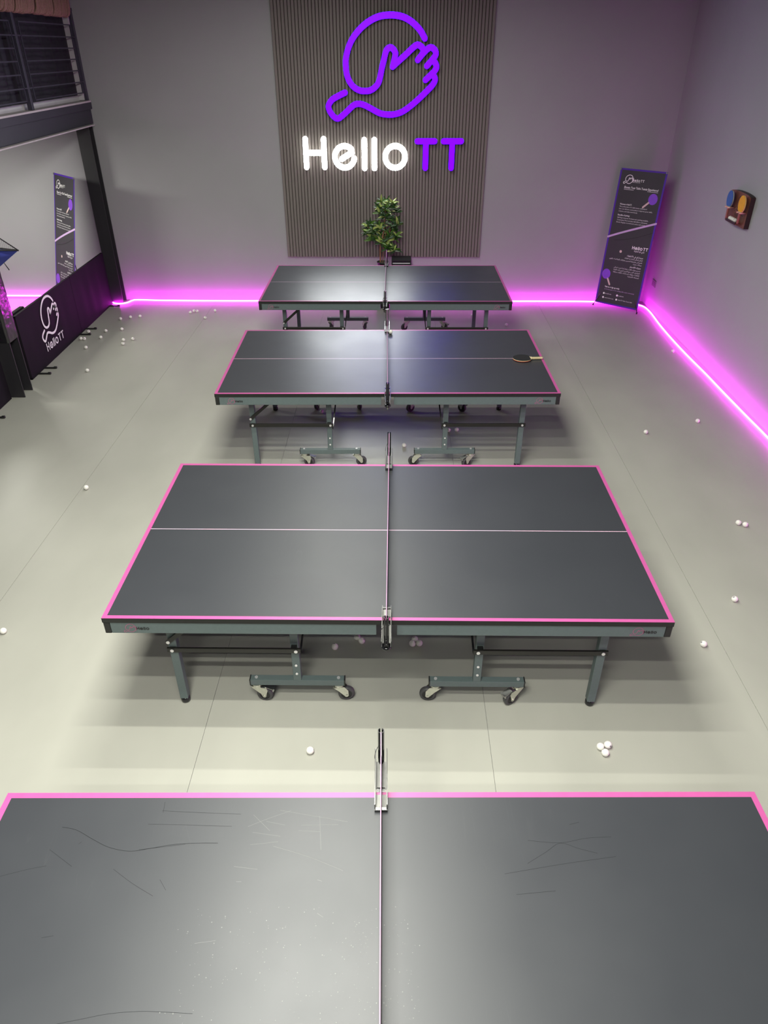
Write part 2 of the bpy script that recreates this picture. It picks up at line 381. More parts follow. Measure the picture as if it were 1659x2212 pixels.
def arabic(s):
    words = []
    for wd in s.split(' '):
        if any(c.isascii() and c.isalpha() for c in wd): words.append(wd); continue
        out = ''
        for i, c in enumerate(wd):
            f = FORMS.get(c)
            if not f: out += c; continue
            prev = i > 0 and wd[i-1] in FORMS and FORMS[wd[i-1]][2] is not None
            nxt = i < len(wd)-1 and wd[i+1] in FORMS and f[2] is not None
            out += f[3] if prev and nxt else f[1] if prev else f[2] if nxt else f[0]
        words.append(out[::-1])
    return ' '.join(words[::-1])
def flat_text(m, T, s, x, y, size, mt, align='LEFT', bold=0.0, width=None):
    c = bpy.data.curves.new('text', 'FONT'); c.body = s; c.size = 1; c.align_x = align; c.resolution_u = 1; c.offset = bold; c.fill_mode = 'FRONT'
    o = bpy.data.objects.new('text', c); COL.objects.link(o)
    bpy.context.view_layer.update()
    me = bpy.data.meshes.new_from_object(o.evaluated_get(bpy.context.evaluated_depsgraph_get()))
    xs = [v.co.x for v in me.vertices] or [0, 1]
    kx = size if width is None else width/max(max(xs)-min(xs), 1e-3)
    m.use(mt); m.add([T(x+v.co.x*kx, y+v.co.y*size, 0) for v in me.vertices], [list(p.vertices) for p in me.polygons])
    bpy.data.meshes.remove(me); bpy.data.objects.remove(o); bpy.data.curves.remove(c)

# ------------------------------------------------------------------ the room (its axes turned a little from the rows of tables)
RA = -.0192; RO = Vector((0, 10.32, 0)); RC, RS = math.cos(RA), math.sin(RA)
def RW(x, y, z=0): return Vector((x*RC-y*RS, RO.y+x*RS+y*RC, z))
def room_box(name, x0, x1, y0, y1, z0, z1, mt, parent=None):
    b = mb(mt); b.box(((x0+x1)/2, (y0+y1)/2, (z0+z1)/2), (x1-x0, y1-y0, z1-z0))
    o = b.build(name, parent)
    if parent is None: o.location = RO; o.rotation_euler = (0, 0, RA); struct(o)
    return o
XL, XR, YF, ZC = -6.9, 3.70, -14.2, 5.2
fl = room_box('floor', XL-.2, XR+.2, YF-.2, .2, -.12, -.004, 'joint')
fl['label'] = 'grey vinyl floor laid in long sheets with fine seams'
seams = [XL, -5.50, -3.95, -2.40, -.81, .70, 2.19, XR]
for a, b in zip(seams[:-1], seams[1:]):
    room_box('vinyl_sheet', a+(.0012 if a > XL else 0), b-(.0012 if b < XR else 0), YF, 0, -.004, 0, 'vinyl', fl)
room_box('wall_back', XL-.2, XR+.2, 0, .2, -.12, ZC, 'wall_paint')['label'] = 'grey back wall behind the glowing sign'
room_box('wall_right', XR, XR+.2, YF, 0, -.12, ZC, 'wall_paint')['label'] = 'grey right wall lit magenta along its foot'
room_box('wall_left', XL-.2, XL, YF, 0, -.12, ZC, 'wall_paint')
room_box('wall_front', XL-.2, XR+.2, YF-.2, YF, -.12, ZC, 'ceiling_paint')
room_box('ceiling', XL-.2, XR+.2, YF-.2, .2, ZC, ZC+.15, 'ceiling_paint')

# ------------------------------------------------------------------ ceiling battens (out of frame)
def batten(name, loc, power, label, hang=True, size=1.2, col=BATTEN_COL, top=ZC):
    t = empty(name, loc); tag(t, label, 'lamp', 'ceiling batten lamps')
    b = mb('lamp_white'); b.box((0, 0, .035), (size+.05, .075, .06), bev=.008); b.build('housing', t)
    if hang:
        for s in (-1, 1):
            b = mb('black_steel'); b.cyl((s*.45, 0, .06), (s*.45, 0, top-loc[2]), .003, 6); b.build('suspension_wire', t)
    d = bpy.data.lights.new('tube_light', 'AREA'); d.shape = 'RECTANGLE'; d.size = size; d.size_y = .05; d.energy = power; d.color = col
    o = bpy.data.objects.new('tube_light', d); COL.objects.link(o); o.parent = t; o.location = (0, 0, -.002)
ORD = ['nearest the back wall']+[o+' from the back wall' for o in ('second', 'third', 'fourth', 'fifth', 'sixth', 'seventh', 'eighth', 'ninth')]+['straight over the camera', 'behind the camera']
for (y, k), nm in zip(BATTEN_Y, ORD):
    batten('batten_lamp', (BATTEN_X, y, BATTEN_Z), BATTEN_W*k, 'white batten lamp hung on wires, '+nm)
batten('batten_lamp', (-5.2, 8.7, 2.21), MEZZ_W, 'white batten lamp hung under the mezzanine floor', size=1.0, top=2.41, col=(1, 1, .88))

# ------------------------------------------------------------------ LED neon strips
def led(name, pts, label):
    b = mb('led_tube', True); b.tube(smooth_path(pts, 5), .0085, 6); return tag(b.build(name), label, 'led strip', 'magenta light strips')
wl = lambda x, off, z: tuple(RW(x, -off, z))
led('led_strip', [wl(-6.85, .02, .055), wl(-5.4, .02, .055), wl(-4.6, .02, .05), wl(-4.05, .03, .02), (-3.95, 10.35, .011), (-3.892, 10.29, .011), (-3.85, 10.205, .011), (-3.79, 10.17, .011), (-3.715, 10.165, .011), (-3.65, 10.215, .011), (-3.61, 10.31, .011), (-3.54, 10.345, .011)] +
    [(x, 10.345-.0192*x-.095-.01*math.sin(x*2.1)+(.012 if x > .5 else 0), .011) for x in (-3.2, -2.7, -2.2, -1.6, -1, -.4, .2, .8, 1.4, 2, 2.5, 2.9)] + [(3.3, 10.17, .011), (3.55, 10.12, .011)],
    'magenta neon light strip along the foot of the back wall, looping round the column')
led('led_strip', [(3.57, 10.06, .011), (3.635, 9.95, .011), (3.645, 9.7, .011), (3.605, 9.2, .011), (3.58, 8.7, .011), (3.567, 8.1, .011), (3.57, 7.5, .011), (3.563, 7, .011), (3.56, 6.4, .011), (3.56, 5.9, .011), (3.54, 4, .011), (3.50, 2, .011), (3.46, 0, .011), (3.42, -3.6, .011)],
    'magenta neon light strip on the floor along the right wall')

# ------------------------------------------------------------------ slat panel with the sign
sp = empty('slat_panel', RO, RA); tag(sp, 'tall taupe panel of vertical slats behind the glowing sign', 'wall panel')
PX0, PX1, PZ0, PZ1 = -1.330, 1.334, .612, 4.4
b = mb('slat_back'); b.box(((PX0+PX1)/2, -.0045, (PZ0+PZ1)/2), (PX1-PX0, .009, PZ1-PZ0)); b.build('backing_board', sp)
NS = 65; pitch = (PX1-PX0)/NS
b = mb('slat_wood'); h = .0190
prof = [(-h, -.009), (-h, -.022), (-.0140, -.0335), (.0140, -.0335), (h, -.022), (h, -.009)]
b.prism(prof, PZ0, PZ1); s0 = b.build('slat', sp)
for i in range(NS):
    o = s0 if i == 0 else s0.copy()
    if i: COL.objects.link(o); o.parent = sp
    o.location = (PX0+(i+.5)*pitch, 0, 0)

SW = .066
TW = lambda u, v, w: (u, w, v)
ls = empty('emblem_sign', RO, RA); tag(ls, 'glowing purple outline of a hand gripping a table tennis bat', 'sign')
m = mb()
for i, l in enumerate(LOGO): stroke(m, smooth_path(l, 3), SW, TW, -.110+.0002*i, -.078, 'purple_glow', 'acrylic_side')
m.build('glowing_outline', ls, recalc=False)
for x, z in ((-.44, 2.9), (.07, 3.373), (.49, 3.15), (-.22, 2.605), (.2, 2.37), (-.62, 2.33), (.6, 2.66), (.3, 3.0)):
    b = mb('acrylic_side'); b.cyl((x, -.079, z), (x, -.030, z), .006, 8); b.build('standoff', ls)
ws = empty('lettering_sign', RO, RA); tag(ws, 'glowing word sign, five white letters then two purple ones, under the emblem', 'sign')
for nm, strokes in LET:
    m = mb(); wh = nm != 'T'
    for i, (pts, cl) in enumerate(strokes):
        P = pts
        if len(P) == 2: P = [P[0], ((P[0][0]+P[1][0])/2, (P[0][1]+P[1][1])/2), P[1]]
        stroke(m, P, SW if wh else SW*1.05, TW, -.110+.0002*i, -.075, 'white_glow' if wh else 'purple_glow', 'white_side' if wh else 'acrylic_side', closed=bool(cl))
    o = m.build('letter', ws, recalc=False)
    o['label'] = ('glowing white letter ' if wh else 'glowing purple letter ')+nm
    c = strokes[0][0]; q = c[len(c)//2] if len(c) > 2 else ((c[0][0]+c[1][0])/2, (c[0][1]+c[1][1])/2)
    b = mb('acrylic_side'); b.cyl((q[0], -.076, q[1]), (q[0], -.030, q[1]), .006, 8); b.build('standoff', ws)

# ------------------------------------------------------------------ table tennis tables
def caster_parts(parent, x, y, yaw, brake):
    t = empty('caster', (x, y, 0), yaw, parent)
    b = mb('zinc')
    b.cyl((0, 0, .112), (0, 0, .1235), .027, 14)
    for s in (-1, 1):
        po = [(-.034, .113), (.056, .104), (.062, .088), (.054, .062), (.050, .040), (.044, .034), (.034, .034), (.022, .060), (-.024, .100)] if brake else [(-.034, .113), (.030, .109), (.050, .078), (.051, .042), (.045, .034), (.035, .034), (.0, .078)]
        b.prism([(px, pz) for px, pz in po], s*.020-.0015, s*.020+.0015, lambda u, v, q: (u, q, v))
    b.box((-.004, 0, .1095), (.056, .043, .004)); b.cyl((.040, -.025, .046), (.040, .025, .046), .006, 8)
    b.build('fork', t)
    w_ = MB(); Rw = Matrix.Rotation(PI/2, 3, 'X')
    w_.use('tyre', True).lathe([(.030, -.014), (.041, -.0145), (.045, -.008), (.046, 0), (.045, .008), (.041, .0145), (.030, .014)], (.040, 0, .046), 22, Rw)
    w_.use('hub_black').lathe([(.0005, -.012), (.031, -.012), (.031, .012), (.0005, .012)], (.040, 0, .046), 18, Rw)
    w_.build('wheel', t)
    if brake:
        k = mb('chrome'); k.box((.070, 0, .100), (.05, .034, .004), Matrix.Rotation(.35, 3, 'Y')); k.box((.094, 0, .090), (.008, .036, .022), Matrix.Rotation(.35, 3, 'Y'))
        k.build('brake_pedal', t)
    return t

def make_table(top):
    T = empty('table_tennis_table')
    bd = .022
    for sx in (-1, 1):
        x0, x1 = (.0025, 1.37)
        b = MB(); y0, y1 = -.7625, .7625; z = .76
        xs = [x0, x1-bd, x1]; ys = [y0, y0+bd, -.0018, .0018, y1-bd, y1]
        for i in range(2):
            for j in range(5):
                mt = 'pink_line' if (i == 1 or j in (0, 4)) else ('fine_line' if j == 2 else top)
                b.use(mt); q = [(sx*xs[i], ys[j], z), (sx*xs[i+1], ys[j], z), (sx*xs[i+1], ys[j+1], z), (sx*xs[i], ys[j+1], z)]
                b.add(q if sx > 0 else q[::-1], [(0, 1, 2, 3)])
        b.use('edge_black'); zz = .732
        q = [(sx*x0, y0), (sx*x1, y0), (sx*x1, y1), (sx*x0, y1)]
        vs = [(x, y, z) for x, y in q]+[(x, y, zz) for x, y in q]
        b.add(vs, [(0, 4, 5, 1), (1, 5, 6, 2), (2, 6, 7, 3), (3, 7, 4, 0), (7, 6, 5, 4)])
        b.build('tabletop', T)
        # steel apron under each half: two long rails and the end rail
        for sy in (-1, 1):
            b = mb('slate_steel'); b.box((sx*(.05+1.337)/2, sy*.747, .6975), (1.287, .024, .069), bev=.002)
            ap = b.build('apron_rail', T)
            if True:
                TA = (lambda u, v, q: (u, -.7595-.0006, v)) if sy < 0 else (lambda u, v, q: (-u, .7595+.0006, v))
                c = -1.243 if sx*(-sy) < 0 else 1.205
                c = c if sy < 0 else c
                e = mb(); flat_logo(e, TA, c, .696, .052, .0021, 'print_pink', 1); e.build('emblem_print', ap, recalc=False)
                e = mb(); flat_word(e, TA, c+.032, .695, .015, .0042, 'print_black', [0, 1, 2, 3, 4]); e.build('word_print', ap, recalc=False)
            b = mb('edge_black'); b.box((sx*1.353, sy*.7455, .697), (.032, .030, .070), bev=.004); b.build('corner_cap', T)
        b = mb('slate_steel'); b.box((sx*1.352, 0, .6975), (.024, 1.46, .069), bev=.002); b.build('end_rail', T)
        for sy in (-1, 1):
            # outer leg with foot, bolts
            lx, ly = sx*1.12, sy*.58
            b = mb('slate_steel'); b.box((lx, ly, (.036+.665)/2), (.044, .044, .629), bev=.003); lg = b.build('leg', T)
            b = mb('gloss_black', True); b.lathe([(.0005, 0), (.021, 0), (.025, .006), (.025, .028), (.018, .037), (.0005, .037)], (lx, ly, 0), 16); b.build('foot', lg)
            # inner post on a wheeled beam
            px = sx*.487
            b = mb('slate_steel'); b.box((px, sy*.562, (.162+.722)/2), (.043, .036, .56), bev=.003); po = b.build('post', T)
            for z in (.275, .214):
                k = mb('bolt_metal', True); k.cyl((px, sy*.579, z), (px, sy*.584, z), .007, 10); k.build('bolt', po)
            bx = sx*.49
            b = mb('slate_steel'); b.box((bx, sy*.56, .1425), (.512, .040, .039), bev=.002); wb = b.build('wheel_beam', T)
            for e in (-1, 1):
                k = mb('edge_black'); k.box((bx+e*.2585, sy*.56, .1425), (.006, .042, .041), bev=.001); k.build('beam_cap', wb)
                k = mb('bolt_metal'); k.cyl((bx+e*.225, sy*.56, .1615), (bx+e*.225, sy*.56, .1675), .009, 8); k.build('bolt', wb)
            yaws = {(-1, -1, -1): -.12, (-1, -1, 1): .12, (1, -1, -1): PI-.1, (1, -1, 1): PI+.55}
            for e in (-1, 1):
                yaw = yaws.get((sx, sy, e), (PI if e*sx < 0 else 0)+rnd.uniform(-.6, .6) + (1.1 if e < 0 else -.7))
                caster_parts(T, bx+e*.225, sy*.56, yaw, (sx*e) > 0)
            # black link bar between leg and post
            yb = sy*.609
            b = mb('black_steel'); b.box((sx*.80, yb, .411), (.70, .012, .030), bev=.002); lk = b.build('link_bar', T)
            b = mb('black_plastic'); b.box((lx, sy*.6035, .411), (.03, .006, .03)); b.build('spacer', lk)
            b = mb('black_plastic'); b.box((px, sy*.592, .411), (.03, .032, .03)); b.build('spacer', lk)
            for xx in (sx*1.123, sx*.475):
                k = mb('bolt_metal', True); k.cyl((xx, sy*.615, .411), (xx, sy*.620, .411), .0095, 12); k.build('bolt', lk)
            # sloping shiny strut from the post up to the frame
            b = mb('gloss_black'); b.bar((sx*.462, sy*.545, .34), (sx*.415, sy*.29, .715), .022, .010, up=(sx, 0, 0)); b.build('strut', T)
            if sx < 0:
                b = mb('black_steel'); b.bar((-1.14, sy*.611, .466), (-.90, sy*.611, .675), .012, .026, up=(0, 0, 1), bev=.002); br = b.build('brace', T)
                k = mb('bolt_metal', True); k.cyl((-1.134, sy*.617, .471), (-1.134, sy*.622, .471), .0095, 12); k.build('bolt', br)
    return T

def make_net():
    N = empty('net_set')
    L_, z0, z1 = 1.83, .765, .9125
    b = mb('net_black'); ny = 120; nz = 9
    for i in range(ny+1): b.box((0, -.905+1.81*i/ny, (z0+z1)/2), (.0012, .0014, z1-z0))
    for j in range(nz+1): b.box((0, 0, z0+(z1-z0)*j/nz), (.0012, 1.81, .0014))
    b.build('net_mesh', N)
    b = mb('net_tape'); b.box((0, 0, .9075), (.0032, 1.815, .014)); b.build('net_tape', N)
    b = mb('net_black'); b.box((0, 0, .770), (.005, 1.815, .008)); b.build('net_cord', N)
    for sy in (-1, 1):
        y = sy*.915
        b = MB(); b.use('gloss_black')
        for sx in (-1, 1):
            po = [(sx*(.0025+.0095*math.sin(a)), .012*math.cos(a)) for a in [PI*k/8 for k in range(9)]]
            inn = [(sx*(.0025+.0065*math.sin(a)), .009*math.cos(a)) for a in [PI*k/8 for k in range(9)]]
            b.prism([(px, y+py) for px, py in po+inn[::-1]], .752, .915)
        b.box((0, y, .752), (.022, .026, .012)); b.build('net_post', N)
        # clamp: two bright cheek plates, jaw bar on the table top, screw and round knob
        b = mb('plated_steel')
        for sx in (-1, 1):
            pl = [(.690, .7605), (.690, .792), (.73, .802), (.86, .806), (.93, .800), (.935, .752), (.90, .742), (.766, .758), (.766, .7605)]
            b.prism([(sy*u, v) for u, v in pl], sx*.0205-.001, sx*.0205+.001, lambda u, v, q: (q, u, v))
        b.use('gloss_black')
        for sx in (-1, 1): b.box((sx*.0225, sy*.815, .776), (.0022, .245, .022))
        b.use('plated_steel'); b.box((0, sy*.72, .767), (.040, .05, .006)); b.box((0, sy*.845, .748), (.040, .12, .004)); cl = b.build('clamp', N)
        b = mb('gloss_black'); b.box((0, sy*.686, .7665), (.046, .012, .013)); b.build('jaw', cl)
        b = mb('gloss_black'); b.box((0, sy*.78, .7), (.03, .02, .10)); b.build('lower_jaw', cl)
        b = mb('chrome', True); b.cyl((0, sy*.845, .66), (0, sy*.845, .748), .005, 10); b.build('screw', cl)
        b = mb('gloss_black', True); b.lathe([(.0005, 0), (.020, 0), (.024, .004), (.024, .014), (.018, .018), (.0005, .018)], (0, sy*.900, .712), 18)
        b.cyl((0, sy*.900, .73), (0, sy*.900, .75), .008, 10); b.build('knob', cl)
        b = mb('net_black', True); b.tube(smooth_path([(0, y, .85), (-.018, y-sy*.02, .83), (-.024, y-sy*.03, .80), (-.019, y-sy*.03, .785)], 4), .0012, 5); b.build('cord', N)
    return N

tables = [(-.0139, .889, -.0009), (.0223, 3.3553, -.0144), (.032, 6.0255, -.0026), (.0274, 8.4771, -.0124)]
tlabels = ['scuffed slate table tennis table with pink border, nearest the camera, cut off below',
           'slate table tennis table with pink border, second from the camera, wholly in view',
           'slate table tennis table with a bat lying on its right end',
           'slate table tennis table with pink border, farthest back before the slat panel']
nlabels = ['black table tennis net across the nearest, scuffed table', 'black table tennis net across the second table from the camera',
           'black table tennis net with a white ball against its far end', 'black table tennis net across the farthest table, before the plant']
t0 = make_table('table_blue_grey'); n0 = make_net()
for i, (x, y, a) in enumerate(tables):
    t = t0 if i == 0 else copy_tree(t0); n = n0 if i == 0 else copy_tree(n0)
    for o in (t, n): o.location = (x, y, 0); o.rotation_euler = (0, 0, a)
    tag(t, tlabels[i], 'table', 'table tennis tables'); tag(n, nlabels[i], 'net', 'table tennis nets')
    if i == 0:
        for ch in t.children:
            if ch.name.startswith('tabletop'):
                ch.data = ch.data.copy()
        first = t
for o in (o for o in bpy.data.objects if o.parent == first and o.name.startswith('tabletop')):
    for k, mm in enumerate(o.data.materials):
        if mm.name == 'table_blue_grey': o.data.materials[k] = MATS['table_scuffed']

SCUFF_DARK = [[(-1.118, 0.624), (-1.065, 0.613), (-0.996, 0.578), (-0.93, 0.548), (-0.855, 0.534), (-0.787, 0.544), (-0.711, 0.558), (-0.632, 0.563), (-0.561, 0.563)], [(-0.825, 0.539), (-0.748, 0.549), (-0.672, 0.559)], [(-0.922, 0.016), (-0.836, 0.032), (-0.769, 0.044), (-0.685, 0.05), (-0.605, 0.048), (-0.532, 0.044)], [(-1.13, 0.54), (-1.083, 0.511), (-1.033, 0.48)], [(-0.89, 0.47), (-0.814, 0.422), (-0.735, 0.38)], [(-0.784, 0.688), (-0.683, 0.682), (-0.5, 0.674)], [(-0.726, 0.434), (-0.698, 0.399)], [(-1.039, 0.56), (-1.031, 0.568)], [(-0.82, 0.635), (-0.721, 0.633), (-0.524, 0.626)], [(-0.783, 0.723), (-0.779, 0.681)], [(-1.042, 0.251), (-1.008, 0.257)], [(-1.258, 0.446), (-1.176, 0.47), (-1.119, 0.482)], [(0.507, 0.571), (0.617, 0.562), (0.708, 0.579), (0.797, 0.584)], [(0.41, 0.452), (0.617, 0.487), (0.794, 0.512)], [(0.492, 0.488), (0.562, 0.529), (0.616, 0.561), (0.675, 0.541), (0.734, 0.524)], [(0.663, 0.631), (0.698, 0.64)], [(0.438, 0.383), (0.567, 0.395)]]
SCUFF_PALE = [[(-0.467, 0.625), (-0.398, 0.657), (-0.323, 0.687)], [(-0.454, 0.671), (-0.388, 0.609)], [(-0.405, 0.645), (-0.338, 0.631)], [(-0.447, 0.603), (-0.349, 0.588)], [(-0.287, 0.609), (-0.213, 0.605)], [(-0.448, 0.557), (-0.401, 0.562), (-0.354, 0.568)], [(-0.28, 0.63), (-0.15, 0.632)], [(-0.49, 0.479), (-0.411, 0.469)], [(-0.474, 0.427), (-0.458, 0.427)], [(-0.208, 0.433), (-0.194, 0.428)], [(-0.2, 0.324), (-0.181, 0.312)], [(-0.568, 0.234), (-0.506, 0.242)], [(-0.368, 0.551), (-0.246, 0.513), (-0.126, 0.464)], [(-0.218, 0.666), (-0.204, 0.538)], [(-0.361, 0.689), (-0.118, 0.643)]]

for lines, mt, wd in ((SCUFF_DARK, 'scuff_dark', .0015), (SCUFF_PALE, 'scuff_pale', .0009)):
    m = mb()
    for l in lines: stroke(m, smooth_path(l, 4) if len(l) > 2 else [l[0], ((l[0][0]+l[1][0])/2, (l[0][1]+l[1][1])/2), l[1]], (wd if mt == 'scuff_pale' or len(l) > 7 else .0009), lambda u, v, q: (u, v, .7602), 0, None, mt)
    if mt == 'scuff_pale':
        m.use(mt)
        for k in range(900):
            x = -.62*rnd.random()**1.3-.01 if rnd.random() < .8 else rnd.uniform(.01, .12); y = rnd.uniform(-.75, .35); r = rnd.choice((.0007, .0009, .0012, .0018))
            m.add([(x+r*math.cos(a), y+r*math.sin(a), .7602) for a in [PI*q/3 for q in range(6)]], [(0, 1, 2, 3, 4, 5)])
    o = m.build('scuff_marks', first, recalc=False); o['kind'] = 'stuff'
# ------------------------------------------------------------------ balls
def ball(x, y, z, label, group='loose table tennis balls'):
    global _ball
    try: o = _ball.copy(); COL.objects.link(o)
    except NameError:
        bm = bmesh.new(); bmesh.ops.create_uvsphere(bm, u_segments=20, v_segments=12, radius=.02)
        me = bpy.data.meshes.new('table_tennis_ball'); bm.to_mesh(me); bm.free()
        for p in me.polygons: p.use_smooth = True
        me.materials.append(MATS['ball_celluloid']); o = bpy.data.objects.new('table_tennis_ball', me); COL.objects.link(o); _ball = o
    o.location = (x, y, z); o.rotation_euler = (rnd.uniform(-1.2, 1.6), rnd.uniform(-1, 1), rnd.uniform(0, 6)); tag(o, label, 'ball', group); return o
L_ = 'ball in the barrier cluster, '
R_ = 'ball in the group left of the farthest table, '
BALLS = [(-3.513, 9.452, L_+'left of the back row of three'), (-3.401, 9.525, L_+'middle of the back row of three'), (-3.283, 9.56, L_+'right of the back row of three'),
 (-3.367, 9.032, L_+'just in front of the back row'), (-3.553, 8.971, L_+'left of the one in front of the back row'), (-3.766, 8.944, L_+'touching the barrier joint near its foot'),
 (-3.538, 8.726, L_+'alone in the middle of it'), (-3.768, 8.677, L_+'left one of the touching pair at the barrier'), (-3.722, 8.668, L_+'right one of the touching pair at the barrier'),
 (-3.224, 8.626, L_+'upper one of two nearly touching'), (-3.119, 8.663, L_+'rightmost in front of the back row'), (-3.189, 8.491, L_+'lower one of two nearly touching'),
 (-3.597, 8.363, L_+'below the touching pair by the barrier'), (-3.326, 7.627, 'white ball alone below the cluster, right of the barrier feet'),
 (-2.642, 9.722, R_+'left end'), (-2.605, 9.785, R_+'left one of the touching pair'), (-2.560, 9.779, R_+'right one of the touching pair'), (-2.318, 9.798, R_+'right end'), (-2.389, 9.488, R_+'nearest the camera'),
 (1.193, 9.557, 'pink lit white ball under the right end of the farthest table'), (1.6, 9.166, 'pink lit white ball right of the farthest table'),
 (3.438, 8.192, 'white ball close to the magenta strip on the right wall'), (3.033, 6.295, 'white ball on the right floor, farther right of two beside the third table'), (2.46, 6.06, 'white ball on the right floor, nearer the third table of two'),
 (2.692, 4.527, 'white ball, left one of a touching pair near the right edge'), (2.733, 4.501, 'white ball, right one of a touching pair near the right edge'),
 (2.294, 3.629, 'white ball alone right of the second table, farther one'), (1.933, 3.209, 'white ball alone just off the right end of the second table'),
 (1.116, 2.452, 'white ball in the trio before the second table, left one'), (1.157, 2.463, 'white ball in the trio before the second table, right one'), (1.131, 2.414, 'white ball in the trio before the second table, nearest one'),
 (-.383, 2.432, 'white ball alone between the first and second tables'), (-2.451, 5.07, 'white ball alone far out on the left floor'), (-2.365, 3.34, 'white ball at the left edge of the photo'),
 (-.298, 3.193, 'shaded white ball under the second table, alone left of the pair'), (-.166, 3.276, 'shaded white ball under the second table, farther of the pair'), (-.138, 3.244, 'shaded white ball under the second table, nearer of the pair'),
 (.186, 3.257, 'shaded white ball under the second table, top of the trio'), (.1705, 3.219, 'shaded white ball under the second table, lower left of the trio'), (.212, 3.223, 'shaded white ball under the second table, right of the trio'),
 (.184, 5.804, 'white ball on the floor under the third table, nearest the net post'), (.612, 6.11, 'pinkish ball half hidden behind a leg of the third table'), (.689, 6.119, 'pinkish ball under the third table beside the half hidden one'),
 (-.616, 6.525, 'white ball at a far caster of the third table')]
for x, y, lb in BALLS: ball(x, y, .02, lb)
ball(.066, 6.67, .78, 'white ball on the third table, resting beside the net')

# ------------------------------------------------------------------ bats
def bat_mesh(t, top, bottom, wood, handle, k=1.0, up=None):
    """bat along +x lying on z; blade centre at the origin"""
    ol = []
    for i in range(40):
        a = 2*PI*i/40; r = 1+.03*math.cos(2*a); ol.append((.079*r*math.cos(a)*k, .075*r*math.sin(a)*k))
    def slab(z0, z1, mt, nm, cut=1.0):
        b = mb(mt); b.prism([(min(x, .068*k), y) if cut < 1 else (x, y) for x, y in ol], z0, z1); return b.build(nm, t)
    slab(-.003, .003, wood, 'blade'); slab(.003, .0068, top, 'rubber', .9); slab(-.0068, -.003, bottom, 'rubber', .9)
    b = mb(handle); b.box((.128*k, 0, 0), (.105*k, .026*k, .020*k), bev=.006); b.build('handle', t)
    return t
t = empty('table_tennis_bat', (1.211, 5.990, .7735), .06); t.rotation_euler = (-.0, -.0, .06)
tag(t, 'table tennis bat, black side up, on a table with its handle over the edge', 'bat')
bat_mesh(t, 'rubber_black', 'rubber_red', 'pale_wood', 'pale_wood')
b = mb('handle_dark'); b.box((.13, 0, .0102), (.095, .010, .0012)); b.build('handle_inlay', t)

# ------------------------------------------------------------------ wooden bat rack on the right wall
RX = lambda u, off, z: RW(XR-off, u+.07, z)          # u along the right wall (metres from the corner), off = distance out from it
def wrap(u, v, w_): return tuple(RX(u, w_, v))
rk = empty('bat_rack', RX(-2.52, 0, 1.67)); rk.rotation_euler = (0, 0, RA)
tag(rk, 'dark wooden wall rack holding a blue bat, a yellow bat and four balls', 'rack')
TL = lambda u, v, q: (-q, u+2.52, v-1.67)             # local frame of the rack (its x points into the wall)
top = [(-2.77, 1.522), (-2.28, 1.522), (-2.28, 1.806)]+[(-2.525+.245*math.cos(a), 1.806+.024*math.sin(a)) for a in [PI*k/14 for k in range(1, 14)]]+[(-2.77, 1.806)]
b = mb('walnut'); b.prism(top, .002, .05, TL, side='walnut_dark'); bo = b.build('board', rk)
e = mb(); TE = lambda u, v, q: TL(-u, v, .0508)
flat_logo(e, lambda u, v, q: TL(-u-.0, v, .0508), 2.545, 1.715, .15, .006, 'walnut_dark', 1)
flat_word(e, TE, 2.49, 1.615, .032, .006, 'walnut_dark'); e.build('engraving', bo, recalc=False)
b = mb('walnut'); b.box((-.078, 2.52-2.555, 1.548-1.67), (.054, .24, .012)); b.build('ball_ledge', rk)
b = mb('walnut_dark'); b.box((-.105, 2.52-2.555, 1.556-1.67), (.006, .24, .022)); b.build('ledge_lip', rk)
for u in (-2.40, -2.70):
    for s in (-1, 1):
        b = mb('peg_metal', True); b.cyl(TL(u+s*.030, 1.664, .045), TL(u+s*.030, 1.664, .115), .007, 8); b.build('peg', rk)
def hung_bat(u, z, mt, label, tilt):
    t = empty('table_tennis_bat', RX(u, .092, z)); tag(t, label, 'bat', 'bats on the wall rack')
    bat_mesh(t, mt, mt, 'pale_wood', 'rosewood', 1.0)
    # bat +x -> down, bat normal +z -> out of the wall
    n = (RX(0, 1, 0)-RX(0, 0, 0)).normalized(); d = Vector((0, 0, -1)); y = n.cross(d)
    t.rotation_euler = (Matrix((d, y, n)).transposed() @ Matrix.Rotation(tilt, 3, 'Z')).to_euler()
hung_bat(-2.40, 1.742, 'blue_rubber', 'blue bat hanging on the wooden wall rack', .03)
hung_bat(-2.70, 1.742, 'yellow_rubber', 'yellow bat hanging on the wooden wall rack', -.03)
for i, (u, nm) in enumerate(((-2.475, 'leftmost'), (-2.518, 'second from left'), (-2.561, 'second from right'), (-2.604, 'rightmost'))):
    q = RX(u, .080, 1.574); ball(q.x, q.y, q.z, 'white ball on the wooden wall rack, %s of four in a row' % nm, 'balls on the wall rack')

# socket plate low on the right wall
so = empty('socket_plate', RX(-.42, 0, .35)); so.rotation_euler = (0, 0, RA); tag(so, 'small square socket plate low on the right wall by the banner', 'socket')
b = mb('socket_plate'); b.box((-.005, 0, 0), (.010, .145, .085), bev=.003); b.build('plate', so)
for s in (-1, 1):
    b = mb('socket_hole')
    for dy, dz in ((0, .012), (-.011, -.008), (.011, -.008)): b.box((-.0105, s*.035+dy, dz), (.0016, .005, .008))
    b.build('socket_holes', so)

